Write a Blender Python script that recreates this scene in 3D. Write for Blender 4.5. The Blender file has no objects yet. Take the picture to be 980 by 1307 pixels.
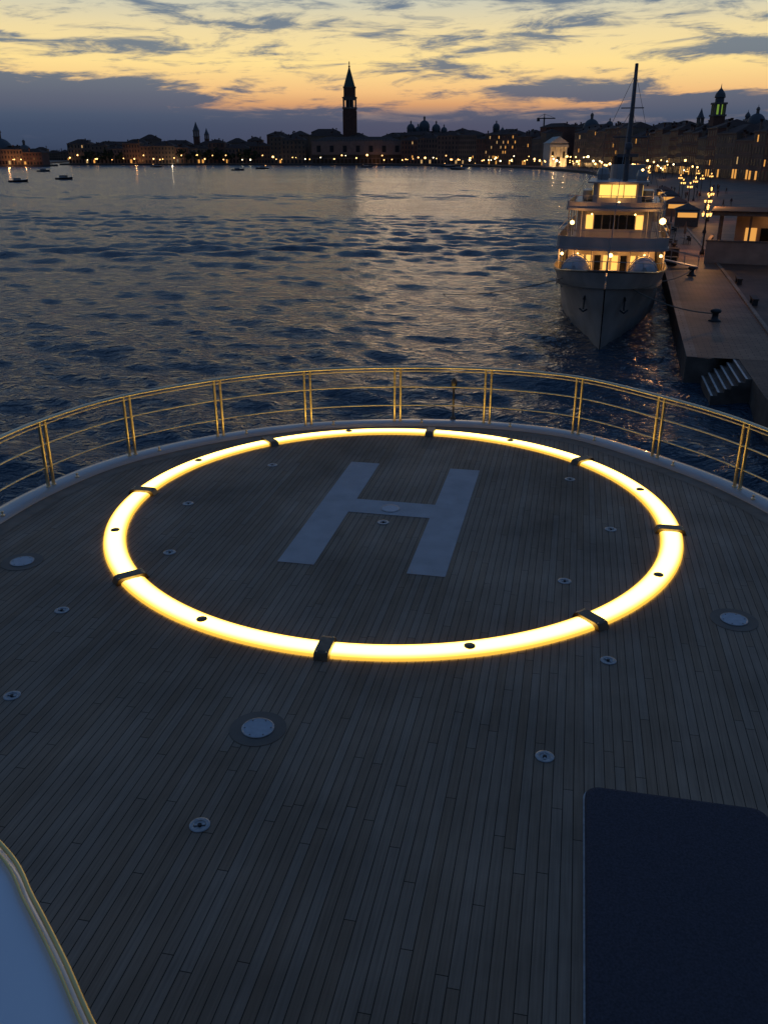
import bpy, math, random, bmesh
import numpy as np
from mathutils import Vector, Matrix
random.seed(7)
scene=bpy.context.scene
scene.view_settings.view_transform='Standard'
scene.view_settings.look='None'
scene.view_settings.exposure=0
HD=math.radians(11.9)            # yacht heading (clockwise from +Y)
WZ=-7.3                          # water level
QZ=-5.8                          # quay level
R=random.Random(3)

# ------------------------------------------------------------------ helpers
def nodes(mat):
    mat.use_nodes=True
    nt=mat.node_tree
    return nt, nt.nodes, nt.links

def mat(name,col,rough=0.6,metal=0.0,var=0.15,scale=3.0,bump=0.0,coat=0.0,detail=4):
    m=bpy.data.materials.new(name); nt,N,L=nodes(m)
    b=N['Principled BSDF']
    b.inputs['Roughness'].default_value=rough
    b.inputs['Metallic'].default_value=metal
    b.inputs['Coat Weight'].default_value=coat
    tc=N.new('ShaderNodeTexCoord')
    no=N.new('ShaderNodeTexNoise'); no.inputs['Scale'].default_value=scale; no.inputs['Detail'].default_value=detail
    L.new(tc.outputs['Object'],no.inputs['Vector'])
    r=N.new('ShaderNodeValToRGB')
    r.color_ramp.elements[0].position=0.3; r.color_ramp.elements[1].position=0.7
    r.color_ramp.elements[0].color=(*[c*(1-var) for c in col],1)
    r.color_ramp.elements[1].color=(*[min(1,c*(1+var)) for c in col],1)
    L.new(no.outputs['Fac'],r.inputs['Fac']); L.new(r.outputs['Color'],b.inputs['Base Color'])
    if bump>0:
        bp=N.new('ShaderNodeBump'); bp.inputs['Strength'].default_value=bump; bp.inputs['Distance'].default_value=0.02
        n2=N.new('ShaderNodeTexNoise'); n2.inputs['Scale'].default_value=scale*12; n2.inputs['Detail'].default_value=2
        L.new(tc.outputs['Object'],n2.inputs['Vector']); L.new(n2.outputs['Fac'],bp.inputs['Height']); L.new(bp.outputs['Normal'],b.inputs['Normal'])
    return m

def emis(name,col,s,sample=True):
    m=bpy.data.materials.new(name); nt,N,L=nodes(m)
    N.remove(N['Principled BSDF'])
    e=N.new('ShaderNodeEmission'); e.inputs['Color'].default_value=(*col,1); e.inputs['Strength'].default_value=s
    L.new(e.outputs[0],N['Material Output'].inputs['Surface'])
    if not sample:
        try: m.cycles.emission_sampling='NONE'
        except Exception: pass
    return m

class MB:
    def __init__(s): s.v=[]; s.f=[]; s.m=[]
    def face(s,pts,mi=0):
        n=len(s.v); s.v+= [tuple(p) for p in pts]; s.f.append(tuple(range(n,n+len(pts)))); s.m.append(mi)
    def add(s,verts,faces,mi=0,M=None):
        n=len(s.v)
        for p in verts:
            p=Vector(p)
            if M is not None: p=M@p
            s.v.append(tuple(p))
        for f in faces: s.f.append(tuple(i+n for i in f)); s.m.append(mi)
    def box(s,x0,x1,y0,y1,z0,z1,mi=0,M=None):
        v=[(x0,y0,z0),(x1,y0,z0),(x1,y1,z0),(x0,y1,z0),(x0,y0,z1),(x1,y0,z1),(x1,y1,z1),(x0,y1,z1)]
        f=[(0,3,2,1),(4,5,6,7),(0,1,5,4),(1,2,6,5),(2,3,7,6),(3,0,4,7)]
        s.add(v,f,mi,M)
    def lathe(s,prof,seg=16,mi=0,M=None,cap=True):
        v=[];f=[]
        for (r,z) in prof:
            for k in range(seg):
                a=2*math.pi*k/seg; v.append((r*math.cos(a),r*math.sin(a),z))
        n=len(prof)
        for i in range(n-1):
            for k in range(seg):
                k2=(k+1)%seg; f.append((i*seg+k,i*seg+k2,(i+1)*seg+k2,(i+1)*seg+k))
        if cap:
            f.append(tuple(range((n-1)*seg,n*seg))); f.append(tuple(reversed(range(0,seg))))
        s.add(v,f,mi,M)
    def prism(s,poly,z0,z1,mi=0,M=None,mtop=None):
        n=len(poly)
        v=[(x,y,z0) for x,y in poly]+[(x,y,z1) for x,y in poly]
        s.add(v,[(i,(i+1)%n,n+(i+1)%n,n+i) for i in range(n)],mi,M)
        s.add(v,[tuple(range(n,2*n))],mi if mtop is None else mtop,M)
        s.add(v,[tuple(reversed(range(n)))],mi,M)
    def tube(s,pts,r,seg=8,mi=0,closed=False,sx=1.0):
        pts=[Vector(p) for p in pts]; n=len(pts); v=[];f=[]
        for i,p in enumerate(pts):
            a=pts[i-1] if (i>0 or closed) else pts[i]
            b=pts[(i+1)%n] if (i<n-1 or closed) else pts[i]
            t=(b-a).normalized()
            up=Vector((0,0,1)) if abs(t.z)<0.95 else Vector((0,1,0))
            sd=t.cross(up).normalized(); u2=sd.cross(t).normalized()
            for k in range(seg):
                an=2*math.pi*k/seg
                v.append(tuple(p+sd*(r*sx*math.cos(an))+u2*(r*math.sin(an))))
        m=n if closed else n-1
        for i in range(m):
            j=(i+1)%n
            for k in range(seg):
                k2=(k+1)%seg; f.append((i*seg+k,i*seg+k2,j*seg+k2,j*seg+k))
        if not closed:
            f.append(tuple(reversed(range(seg)))); f.append(tuple(range((n-1)*seg,n*seg)))
        s.add(v,f,mi)
    def loft(s,rings,mi=0,close=False,flip=False):
        n=len(rings[0]); base=len(s.v)
        for r in rings:
            for p in r: s.v.append(tuple(p))
        for i in range(len(rings)-1):
            for k in range(n if close else n-1):
                k2=(k+1)%n
                q=(base+i*n+k,base+i*n+k2,base+(i+1)*n+k2,base+(i+1)*n+k)
                s.f.append(tuple(reversed(q)) if flip else q); s.m.append(mi)
    def build(s,name,mats,parent=None,smooth=False,loc=None,rot=None,bevel=0):
        me=bpy.data.meshes.new(name); me.from_pydata(s.v,[],s.f)
        for m in mats: me.materials.append(m)
        me.polygons.foreach_set('material_index',s.m)
        if smooth: me.polygons.foreach_set('use_smooth',[True]*len(me.polygons))
        me.update()
        ob=bpy.data.objects.new(name,me); scene.collection.objects.link(ob)
        if parent: ob.parent=parent
        if loc: ob.location=loc
        if rot: ob.rotation_euler=rot
        if bevel:
            b=ob.modifiers.new('bev','BEVEL'); b.width=bevel; b.segments=2; b.limit_method='ANGLE'
        return ob
def empty(name,loc=(0,0,0),rot=(0,0,0)):
    e=bpy.data.objects.new(name,None); scene.collection.objects.link(e); e.location=loc; e.rotation_euler=rot
    e.empty_display_size=0.5
    return e
def plight(name,loc,power,col,r=0.2,parent=None):
    l=bpy.data.lights.new(name,'POINT'); l.energy=power; l.color=col; l.shadow_soft_size=r
    o=bpy.data.objects.new(name,l); scene.collection.objects.link(o); o.location=loc
    if parent: o.parent=parent
    return o
def catmull(pts,n=8):
    out=[]
    P=[pts[0]]+pts+[pts[-1]]
    for i in range(1,len(P)-2):
        p0,p1,p2,p3=[Vector(q) for q in P[i-1:i+3]]
        for k in range(n):
            t=k/n
            out.append(0.5*((2*p1)+(-p0+p2)*t+(2*p0-5*p1+4*p2-p3)*t*t+(-p0+3*p1-3*p2+p3)*t**3))
    out.append(Vector(P[-1])); return out
def offset(poly,d):
    out=[];n=len(poly)
    for i,p in enumerate(poly):
        a=poly[max(0,i-1)]; b=poly[min(n-1,i+1)]
        t=(b-a).normalized(); nrm=Vector((-t.y,t.x))
        out.append(p+nrm*d)
    return out

# ------------------------------------------------------------------ camera
cd=bpy.data.cameras.new('camera'); cam=bpy.data.objects.new('camera',cd); scene.collection.objects.link(cam)
cd.sensor_fit='VERTICAL'; cd.sensor_height=24; cd.lens=24*1109/1307
cam.location=(0,0,4.7); cam.rotation_euler=(math.radians(90-22.5),0,0)
cd.clip_start=0.05; cd.clip_end=40000
scene.camera=cam

# ------------------------------------------------------------------ world
w=bpy.data.worlds.new('World'); scene.world=w; w.use_nodes=True
nt=w.node_tree; N=nt.nodes; L=nt.links
bg=N['Background']
def M(op,a,b=None,c=None,clamp=False):
    n=N.new('ShaderNodeMath'); n.operation=op; n.use_clamp=clamp
    for i,x in enumerate((a,b,c)):
        if x is None: continue
        if isinstance(x,(int,float)): n.inputs[i].default_value=x
        else: L.new(x,n.inputs[i])
    return n.outputs[0]
def srgb(r,g,b):
    f=lambda c:(c/255/12.92) if c/255<=0.04045 else ((c/255+0.055)/1.055)**2.4
    return (f(r),f(g),f(b),1)
tc=N.new('ShaderNodeTexCoord'); sp=N.new('ShaderNodeSeparateXYZ'); L.new(tc.outputs['Generated'],sp.inputs[0])
X,Y,Z=sp.outputs
el=M('MULTIPLY',M('ARCSINE',Z),180/math.pi)
az=M('MULTIPLY',M('ARCTAN2',X,Y),180/math.pi)
elc=M('MAXIMUM',el,0.0)
fac=M('SQRT',M('DIVIDE',elc,90.0))
def ramp(fac,stops):
    r=N.new('ShaderNodeValToRGB'); e=r.color_ramp.elements
    while len(e)<len(stops): e.new(0.5)
    for i,(p,c) in enumerate(stops): e[i].position=p; e[i].color=c
    L.new(fac,r.inputs['Fac']); return r.outputs['Color']
q=lambda d: math.sqrt(d/90)
west=ramp(fac,[(0,srgb(60,72,96)),(q(1.2),srgb(78,88,112)),(q(2.0),srgb(120,114,120)),(q(2.6),srgb(214,158,112)),(q(3.3),srgb(242,192,130)),(q(4.8),srgb(255,224,150)),(q(6.4),srgb(240,219,165)),(q(8.2),srgb(200,202,186)),(q(10.5),srgb(122,146,170)),(q(24),srgb(84,114,154)),(1.0,srgb(58,79,112))])
east=ramp(fac,[(0,srgb(18,24,38)),(q(10),srgb(26,34,54)),(1.0,srgb(58,79,112))])
mr=N.new('ShaderNodeMapRange'); mr.interpolation_type='SMOOTHSTEP'
L.new(M('COSINE',M('MULTIPLY',M('SUBTRACT',az,2.0),math.pi/180)),mr.inputs[0]); mr.inputs[1].default_value=0.1; mr.inputs[2].default_value=0.95
mix=N.new('ShaderNodeMix'); mix.data_type='RGBA'; L.new(mr.outputs[0],mix.inputs[0]); L.new(east,mix.inputs[6]); L.new(west,mix.inputs[7])
clear=mix.outputs[2]
cv=N.new('ShaderNodeCombineXYZ'); L.new(M('MULTIPLY',az,0.10),cv.inputs[0]); L.new(M('SUBTRACT',M('MULTIPLY',el,0.62),M('MULTIPLY',az,0.012)),cv.inputs[1])
def noise(scale,detail,rough,dist=0.0,off=0.0):
    n=N.new('ShaderNodeTexNoise'); n.noise_dimensions='2D'; n.inputs['Scale'].default_value=scale; n.inputs['Detail'].default_value=detail; n.inputs['Roughness'].default_value=rough; n.inputs['Distortion'].default_value=dist
    mp=N.new('ShaderNodeMapping'); mp.inputs['Location'].default_value=(off,off*0.7,0); L.new(cv.outputs[0],mp.inputs[0]); L.new(mp.outputs[0],n.inputs['Vector'])
    return n.outputs['Fac']
n1=noise(1.3,7,0.66,0.35,3.1)
n2=noise(3.0,4,0.62,0.5,9.4)
def blob(a0,e0,ra,re,amp):
    d=M('ADD',M('POWER',M('ABSOLUTE',M('DIVIDE',M('SUBTRACT',az,a0),ra)),2.0),M('POWER',M('ABSOLUTE',M('DIVIDE',M('SUBTRACT',el,e0),re)),2.0))
    return M('MULTIPLY',M('EXPONENT',M('MULTIPLY',d,-1.0)),amp)
blobs=[(-20,2.4,10.5,2.0,1.9),(11.5,3.3,5.5,0.8,1.3),(18,2.3,7,1.2,1.3),(0,0.6,70,1.75,1.5),(-20,8.6,12,1.1,1.25),(-24,5.9,6.0,0.5,1.1),(21.5,5.4,4.5,0.6,1.1),(2,3.2,6,0.35,0.62),(-7,5.6,12,0.25,0.5),(12,8.2,14,0.9,0.85)]
acc=None
for b in blobs:
    o=blob(*b); acc=o if acc is None else M('MAXIMUM',acc,o)
hi=N.new('ShaderNodeMapRange'); L.new(el,hi.inputs[0]); hi.inputs[1].default_value=4; hi.inputs[2].default_value=12; hi.inputs[3].default_value=0.36; hi.inputs[4].default_value=0.76
acc=M('MAXIMUM',acc,hi.outputs[0])
cm=M('ADD',acc,M('ADD',M('MULTIPLY',M('SUBTRACT',n1,0.5),2.6),M('MULTIPLY',M('SUBTRACT',n2,0.5),1.2)))
ms=N.new('ShaderNodeMapRange'); ms.interpolation_type='SMOOTHSTEP'; L.new(cm,ms.inputs[0]); ms.inputs[1].default_value=0.30; ms.inputs[2].default_value=0.95
ccol=ramp(fac,[(0,srgb(48,62,86)),(q(1.5),srgb(60,78,104)),(q(3.0),srgb(76,94,118)),(q(5.5),srgb(106,121,136)),(q(9),srgb(98,120,144)),(q(20),srgb(68,96,136)),(1,srgb(50,70,102))])
mc=N.new('ShaderNodeMix'); mc.data_type='RGBA'; L.new(M('MULTIPLY',ms.outputs[0],0.95),mc.inputs[0]); L.new(clear,mc.inputs[6]); L.new(ccol,mc.inputs[7])
sky=N.new('ShaderNodeTexSky'); sky.sky_type='NISHITA'; sky.sun_disc=False; sky.sun_elevation=math.radians(0.5); sky.sun_rotation=math.radians(3)
sk=N.new('ShaderNodeMix'); sk.data_type='RGBA'; sk.blend_type='ADD'; sk.inputs[0].default_value=0.002
L.new(mc.outputs[2],sk.inputs[6]); L.new(sky.outputs[0],sk.inputs[7])
L.new(sk.outputs[2],bg.inputs['Color']); bg.inputs['Strength'].default_value=1.0
try:
    w.cycles.sampling_method='MANUAL'; w.cycles.sample_map_resolution=512
except Exception: pass

# very weak last glow of the sun, just over the horizon behind the clouds
sl=bpy.data.lights.new('sun','SUN'); sl.energy=0.03; sl.angle=math.radians(10); sl.color=(1,0.7,0.45)
so=bpy.data.objects.new('sun',sl); scene.collection.objects.link(so); so.rotation_euler=(math.radians(-86),0,math.radians(-3))

# ------------------------------------------------------------------ materials
def teak():
    m=bpy.data.materials.new('teak_deck'); nt,N,L=nodes(m); b=N['Principled BSDF']
    def mm(op,a,b=None):
        n=N.new('ShaderNodeMath'); n.operation=op
        for i,x in enumerate((a,b)):
            if x is None: continue
            if isinstance(x,(int,float)): n.inputs[i].default_value=x
            else: L.new(x,n.inputs[i])
        return n.outputs[0]
    tc=N.new('ShaderNodeTexCoord')
    mp=N.new('ShaderNodeMapping'); mp.inputs['Rotation'].default_value=(0,0,HD); L.new(tc.outputs['Object'],mp.inputs['Vector'])
    sp=N.new('ShaderNodeSeparateXYZ'); L.new(mp.outputs[0],sp.inputs[0])
    PW_=0.082; PL=2.6
    a=mm('DIVIDE',sp.outputs[0],PW_); row=mm('FLOOR',a); fx=mm('FRACT',a)
    wn=N.new('ShaderNodeTexWhiteNoise'); wn.noise_dimensions='1D'; L.new(row,wn.inputs['W'])
    c=mm('ADD',mm('DIVIDE',sp.outputs[1],PL),wn.outputs['Value']); col=mm('FLOOR',c); fy=mm('FRACT',c)
    cb=N.new('ShaderNodeCombineXYZ'); L.new(row,cb.inputs[0]); L.new(col,cb.inputs[1])
    w2=N.new('ShaderNodeTexWhiteNoise'); w2.noise_dimensions='2D'; L.new(cb.outputs[0],w2.inputs['Vector'])
    seam=mm('MAXIMUM',mm('LESS_THAN',fx,0.085),mm('LESS_THAN',fy,0.0026))
    g=N.new('ShaderNodeMapping'); g.inputs['Scale'].default_value=(60,1.6,1); L.new(mp.outputs[0],g.inputs['Vector'])
    no=N.new('ShaderNodeTexNoise'); no.inputs['Scale'].default_value=1.0; no.inputs['Detail'].default_value=3; L.new(g.outputs[0],no.inputs['Vector'])
    st=N.new('ShaderNodeTexNoise'); st.inputs['Scale'].default_value=0.6; st.inputs['Detail'].default_value=5; st.inputs['Roughness'].default_value=0.6; L.new(tc.outputs['Object'],st.inputs['Vector'])
    def mr(src,a,b2,lo=0.25,hi=0.75):
        n=N.new('ShaderNodeMapRange'); n.inputs[1].default_value=lo; n.inputs[2].default_value=hi; n.inputs[3].default_value=a; n.inputs[4].default_value=b2; L.new(src,n.inputs[0]); return n.outputs[0]
    k=mm('MULTIPLY',mm('MULTIPLY',mr(no.outputs['Fac'],0.80,1.18),mr(st.outputs['Fac'],0.62,1.28)),mr(w2.outputs['Value'],0.86,1.14,0,1))
    k=mm('MULTIPLY',k,mm('SUBTRACT',1.0,mm('MULTIPLY',seam,0.88)))
    rc=N.new('ShaderNodeValToRGB'); rc.color_ramp.elements[0].color=(0.300,0.215,0.145,1); rc.color_ramp.elements[1].color=(0.260,0.205,0.155,1); L.new(w2.outputs['Value'],rc.inputs[0])
    vm=N.new('ShaderNodeVectorMath'); vm.operation='SCALE'; L.new(rc.outputs[0],vm.inputs[0]); L.new(k,vm.inputs['Scale'])
    L.new(vm.outputs[0],b.inputs['Base Color'])
    L.new(mr(st.outputs['Fac'],0.78,0.55),b.inputs['Roughness'])
    b.inputs['Specular IOR Level'].default_value=0.3
    return m
TEAK=teak()
MARG=mat('teak_margin',(0.24,0.175,0.12),0.6,var=0.2,scale=5)
WHITE=mat('white_gelcoat',(0.46,0.45,0.44),0.25,var=0.05,scale=1.5,coat=0.4)
WING=mat('wing_gelcoat',(0.80,0.86,0.92),0.25,var=0.03,scale=1.5,coat=0.5)
STEEL=mat('ring_lit_steel',(0.90,0.70,0.40),0.29,metal=1,var=0.08,scale=9)  # gold reflections of the ring light are put into the steel colour
HRAIL=mat('ring_lit_handrail',(0.86,0.70,0.46),0.27,metal=1,var=0.08,scale=9)  # steel handrail, base colour warmed to imitate reflected ring light
DSTEEL=mat('worn_steel',(0.36,0.37,0.38),0.4,metal=1,var=0.2,scale=30)
BRUSH=mat('bracket_steel',(0.16,0.13,0.10),0.38,metal=1,var=0.2,scale=14)
HPAINT=mat('pad_marking_paint',(0.44,0.44,0.45),0.7,var=0.12,scale=3,bump=0.3)
BLACK=mat('black_rubber',(0.015,0.015,0.017),0.6)
NAVY=mat('navy_cover_fabric',(0.050,0.063,0.095),0.85,var=0.3,scale=60,bump=0.6)
GLASSF=mat('frosted_lens',(0.40,0.46,0.52),0.35,var=0.10,scale=20)

# ------------------------------------------------------------------ yacht deck
out=[(-9,-6),(-6.95,4),(-5.98,8),(-5.44,10.75),(-5.02,12.23),(-4.26,13.56),(-2.90,14.72),(-1.42,15.42),(0.25,15.66),(1.90,15.52),(3.37,14.90),(4.48,13.56),(5.28,12.13),(5.68,10.5),(5.58,8),(4.9,4),(2.8,-6)]
RL=catmull([Vector(p) for p in out],10)
yacht=empty('yacht')
inner=offset(RL,-0.18)
mb=MB(); mb.face([(p.x,p.y,0) for p in reversed(inner)]); mb.build('teak_deck',[TEAK],yacht)
mb=MB(); a=offset(RL,-0.42); b2=offset(RL,-0.165)
mb.loft([[(p.x,p.y,0.004) for p in a],[(p.x,p.y,0.004) for p in b2]]); mb.build('margin_board',[MARG],yacht)
prof=[(-0.17,0.0),(-0.165,0.03),(-0.14,0.05),(-0.08,0.06),(0.06,0.06),(0.16,0.05),(0.24,0.01),(0.28,-0.06),(0.30,-0.2),(0.24,-0.6),(0.0,-1.6),(-0.5,-3.4),(-1.0,-5.6),(-1.3,-8.2)]
mb=MB(); mb.loft([[(p.x,p.y,z) for p in offset(RL,d)] for d,z in prof]); mb.build('hull',[WHITE],yacht,smooth=True)

arc=[0]
for i in range(1,len(RL)): arc.append(arc[-1]+(RL[i]-RL[i-1]).length)
i0=min(range(len(RL)),key=lambda i:(RL[i]-Vector((0.25,15.66))).length)
def at(s):
    for i in range(1,len(RL)):
        if arc[i]>=s:
            t=(s-arc[i-1])/(arc[i]-arc[i-1]); p=RL[i-1].lerp(RL[i],t); d=(RL[i]-RL[i-1]).normalized(); return p,d
    return RL[-1],(RL[-1]-RL[-2]).normalized()
rail=empty('deck_railing')
mb=MB(); mb.tube([(p.x,p.y,1.07) for p in RL],0.028,14,0,sx=1.3); mb.build('handrail',[HRAIL],rail,smooth=True)
mb=MB()
for h in (0.36,0.71): mb.tube([(p.x,p.y,h) for p in RL],0.014,8,0)
mb.tube([(p.x,p.y,1.005) for p in offset(RL,-0.01)],0.012,8,0)
mb.build('intermediate_rails',[STEEL],rail,smooth=True)
mb=MB()
for k in range(-9,10):
    s=arc[i0]+k*1.66
    if s<0.5 or s>arc[-1]-0.5: continue
    for o in (-0.055,0.055):
        p,d=at(s+o); ang=math.atan2(d.y,d.x)
        T=Matrix.Translation((p.x,p.y,0))@Matrix.Rotation(ang,4,'Z')
        sec_=[(0.021*math.cos(t*math.pi/6),0.030*math.sin(t*math.pi/6)) for t in range(12)]
        mb.add([(x,y,z) for z in (0.06,1.05) for x,y in sec_],[(i,(i+1)%12,12+(i+1)%12,12+i) for i in range(12)],0,T)
        mb.lathe([(0.036,0.058),(0.036,0.07),(0.02,0.078)],12,0,T)
mb.build('stanchions',[STEEL],rail,smooth=True)
mb=MB()
for k in range(-8,9):
    p,d=at(arc[i0]+k*1.66+0.45)
    n=Vector((-d.y,d.x)); p=p-n*0.10
    T=Matrix.Translation((p.x,p.y,0.058))
    mb.lathe([(0.03,0),(0.03,0.012),(0.012,0.02),(0.012,0.045),(0.022,0.05),(0.022,0.062),(0.0,0.066)],12,0,T)
mb.build('coaming_fittings',[STEEL],yacht,smooth=True)
mb=MB(); T=Matrix.Translation((1.30,15.83,0))
mb.lathe([(0.05,0.03),(0.05,0.08),(0.022,0.10),(0.018,0.62),(0.05,0.64),(0.055,0.78),(0.02,0.83),(0,0.84)],14,0,T)
mb.build('bow_staff',[BRUSH],yacht,smooth=True)

# ------------------------------------------------------------------ helipad ring
C=Vector((0.12,11.35)); RR=3.77
def ringmat():
    m=bpy.data.materials.new('ring_light_lens'); nt,N,L=nodes(m); N.remove(N['Principled BSDF'])
    tc=N.new('ShaderNodeTexCoord'); sp=N.new('ShaderNodeSeparateXYZ'); L.new(tc.outputs['Object'],sp.inputs[0])
    cx=N.new('ShaderNodeCombineXYZ'); L.new(sp.outputs[0],cx.inputs[0]); L.new(sp.outputs[1],cx.inputs[1])
    le=N.new('ShaderNodeVectorMath'); le.operation='LENGTH'; L.new(cx.outputs[0],le.inputs[0])
    d=N.new('ShaderNodeMath'); d.operation='SUBTRACT'; L.new(le.outputs['Value'],d.inputs[0]); d.inputs[1].default_value=RR
    a=N.new('ShaderNodeMath'); a.operation='ABSOLUTE'; L.new(d.outputs[0],a.inputs[0])
    r=N.new('ShaderNodeValToRGB'); e=r.color_ramp.elements
    e[0].position=0.0; e[0].color=(1,0.74,0.20,1); e[1].position=1; e[1].color=(1,0.52,0.06,1)
    x=e.new(0.6); x.color=(1,0.68,0.16,1)
    mr=N.new('ShaderNodeMapRange'); mr.inputs[1].default_value=0; mr.inputs[2].default_value=0.145; L.new(a.outputs[0],mr.inputs[0])
    L.new(mr.outputs[0],r.inputs[0])
    m2=N.new('ShaderNodeMapRange'); m2.interpolation_type='SMOOTHSTEP'; m2.inputs[1].default_value=0.45; m2.inputs[2].default_value=1.0; m2.inputs[3].default_value=5.6; m2.inputs[4].default_value=1.1; L.new(mr.outputs[0],m2.inputs[0])
    em=N.new('ShaderNodeEmission'); L.new(r.outputs[0],em.inputs['Color']); L.new(m2.outputs[0],em.inputs['Strength'])
    L.new(em.outputs[0],N['Material Output'].inputs['Surface']); return m
RING=ringmat()
ring=empty('helipad_ring_light',(C.x,C.y,0))
mb=MB(); br=MB(); cp=MB()
pf=[(-0.145,0.006),(-0.14,0.03),(-0.10,0.046),(0,0.052),(0.10,0.046),(0.14,0.03),(0.145,0.006)]
for k in range(8):
    a0=math.radians(79-45*k); gap=0.022
    rings=[]
    for j in range(21):
        t=a0-gap-(math.radians(45)-2*gap)*j/20
        rings.append([((RR+d)*math.cos(t),(RR+d)*math.sin(t),z) for d,z in pf])
    mb.loft(rings); mb.face(rings[0]); mb.face(list(reversed(rings[-1])))
    T=Matrix.Rotation(a0,4,'Z')@Matrix.Translation((RR,0,0))
    w2=0.075
    pr=[(-0.205,0.004),(-0.17,0.070),(-0.13,0.082),(0.13,0.082),(0.17,0.070),(0.205,0.004)]
    v=[(x,-w2,z) for x,z in pr]+[(x,w2,z) for x,z in pr]; n=len(pr)
    br.add(v,[(i,i+1,n+i+1,n+i) for i in range(n-1)]+[tuple(range(n-1,-1,-1)),tuple(range(n,2*n))],0,T)
    for sx in (-0.15,0.15):
        for sy in (-0.05,0.05): br.lathe([(0.010,0.07),(0.010,0.082),(0,0.084)],8,1,T@Matrix.Translation((sx,sy,0)))
    am=a0-math.radians(22.5)
    T=Matrix.Rotation(am,4,'Z')@Matrix.Translation((RR,0,0.048))
    cp.lathe([(0.060,0),(0.060,0.010),(0.048,0.016),(0.0,0.018)],16,0,T)
mb.build('light_strip',[RING],ring,smooth=True)
br.build('joint_brackets',[BRUSH,STEEL],ring,bevel=0.006)
cp.build('strip_caps',[BRUSH],ring,smooth=True)
hm=MB(); W=1.05; LW=0.47; HL=1.92; cb=0.25
for x0,x1 in ((-W,-W+LW),(W-LW,W)): hm.box(x0,x1,-HL,HL,0.002,0.006)
hm.box(-W+LW+0.001,W-LW-0.001,-cb+0.08,cb+0.08,0.002,0.006)
hm.build('helipad_h_marking',[HPAINT],None,loc=(C.x-0.02,C.y+0.05,0),rot=(0,0,-HD))
INL=mat('inlay_teak',(0.15,0.125,0.10),0.6)
def bigdisc(x,y):
    m=MB(); T=Matrix.Translation((x,y,0))
    m.lathe([(0.25,0.0),(0.25,0.005),(0.14,0.005)],40,1,T,cap=False)
    m.lathe([(0.145,0.003),(0.145,0.012),(0.136,0.014),(0.130,0.010)],40,2,T,cap=False)
    m.lathe([(0.131,0.004),(0.131,0.011),(0,0.012)],40,0,T,cap=False)
    for k in range(6):
        a=k*math.pi/3; m.lathe([(0.007,0.012),(0.007,0.015),(0,0.015)],6,1,T@Matrix.Translation((0.115*math.cos(a),0.115*math.sin(a),0)))
    m.build('deck_hatch_light',[GLASSF,INL,DSTEEL])
for x,y in [(-1.11,6.35),(3.80,8.28),(-4.485,9.73)]: bigdisc(x,y)
m=MB(); T=Matrix.Translation((0.09,11.45,0)); m.lathe([(0.135,0.006),(0.135,0.014),(0.12,0.016)],32,1,T,cap=False); m.lathe([(0.121,0.008),(0.121,0.014),(0,0.014)],32,0,T,cap=False); m.build('deck_hatch_light',[GLASSF,DSTEEL])
def smalldisc(x,y,s=1.0):
    m=MB(); T=Matrix.Translation((x,y,0))@Matrix.Rotation(R.random()*6,4,'Z')
    m.lathe([(0.088*s,0.0),(0.088*s,0.006),(0.078*s,0.009),(0.055*s,0.009),(0.048*s,0.002),(0.02*s,0.002)],28,0,T,cap=False)
    m.lathe([(0.05*s,0.0015),(0,0.0015)],20,1,T,cap=False)
    m.box(-0.045*s,0.045*s,-0.009*s,0.009*s,0.003,0.010,0,T)
    m.lathe([(0.018*s,0.003),(0.018*s,0.012),(0,0.012)],12,1,T,cap=False)
    m.build('tie_down_socket',[DSTEEL,BLACK])
for x,y in [(1.35,5.965),(-1.39,5.16),(2.24,7.46),(2.136,9.2),(3.05,10.73),(2.885,12.67),(-0.01,10.97),(-1.81,13.33),(-2.83,11.66),(-2.72,10.0),(-3.57,8.49),(-3.475,6.85)]:
    smalldisc(x,y,0.9)
def rrect(x0,x1,y0,y1,r,n=8):
    pts=[]
    for cx,cy,a0 in ((x1-r,y0+r,-90),(x1-r,y1-r,0),(x0+r,y1-r,90),(x0+r,y0+r,180)):
        for k in range(n+1):
            a=math.radians(a0+90*k/n); pts.append((cx+r*math.cos(a),cy+r*math.sin(a)))
    return pts
hcov=empty('hatch_cover',(1.60,5.56,0),(0,0,-HD))
hc=MB()
lay=[(0,0.0),(0,0.035),(0.012,0.05),(0.035,0.055)]
rings=[[(x,y,z) for x,y in rrect(0+i,1.36-i,-3.4+i,0-i,0.11-i*0.5)] for i,z in lay]
hc.loft(rings,close=True); hc.face(rings[-1],0)
hc.build('padded_cover',[NAVY],hcov)
hb=MB(); rings=[[(x,y,z) for x,y in rrect(-i,1.36+i,-3.4-i,0+i,0.11+i)] for i,z in ((0.001,0.004),(0.001,0.012),(0.014,0.012),(0.016,0.003))]
hb.loft(rings,close=True); hb.build('edge_seal',[DSTEEL],hcov)

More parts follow.
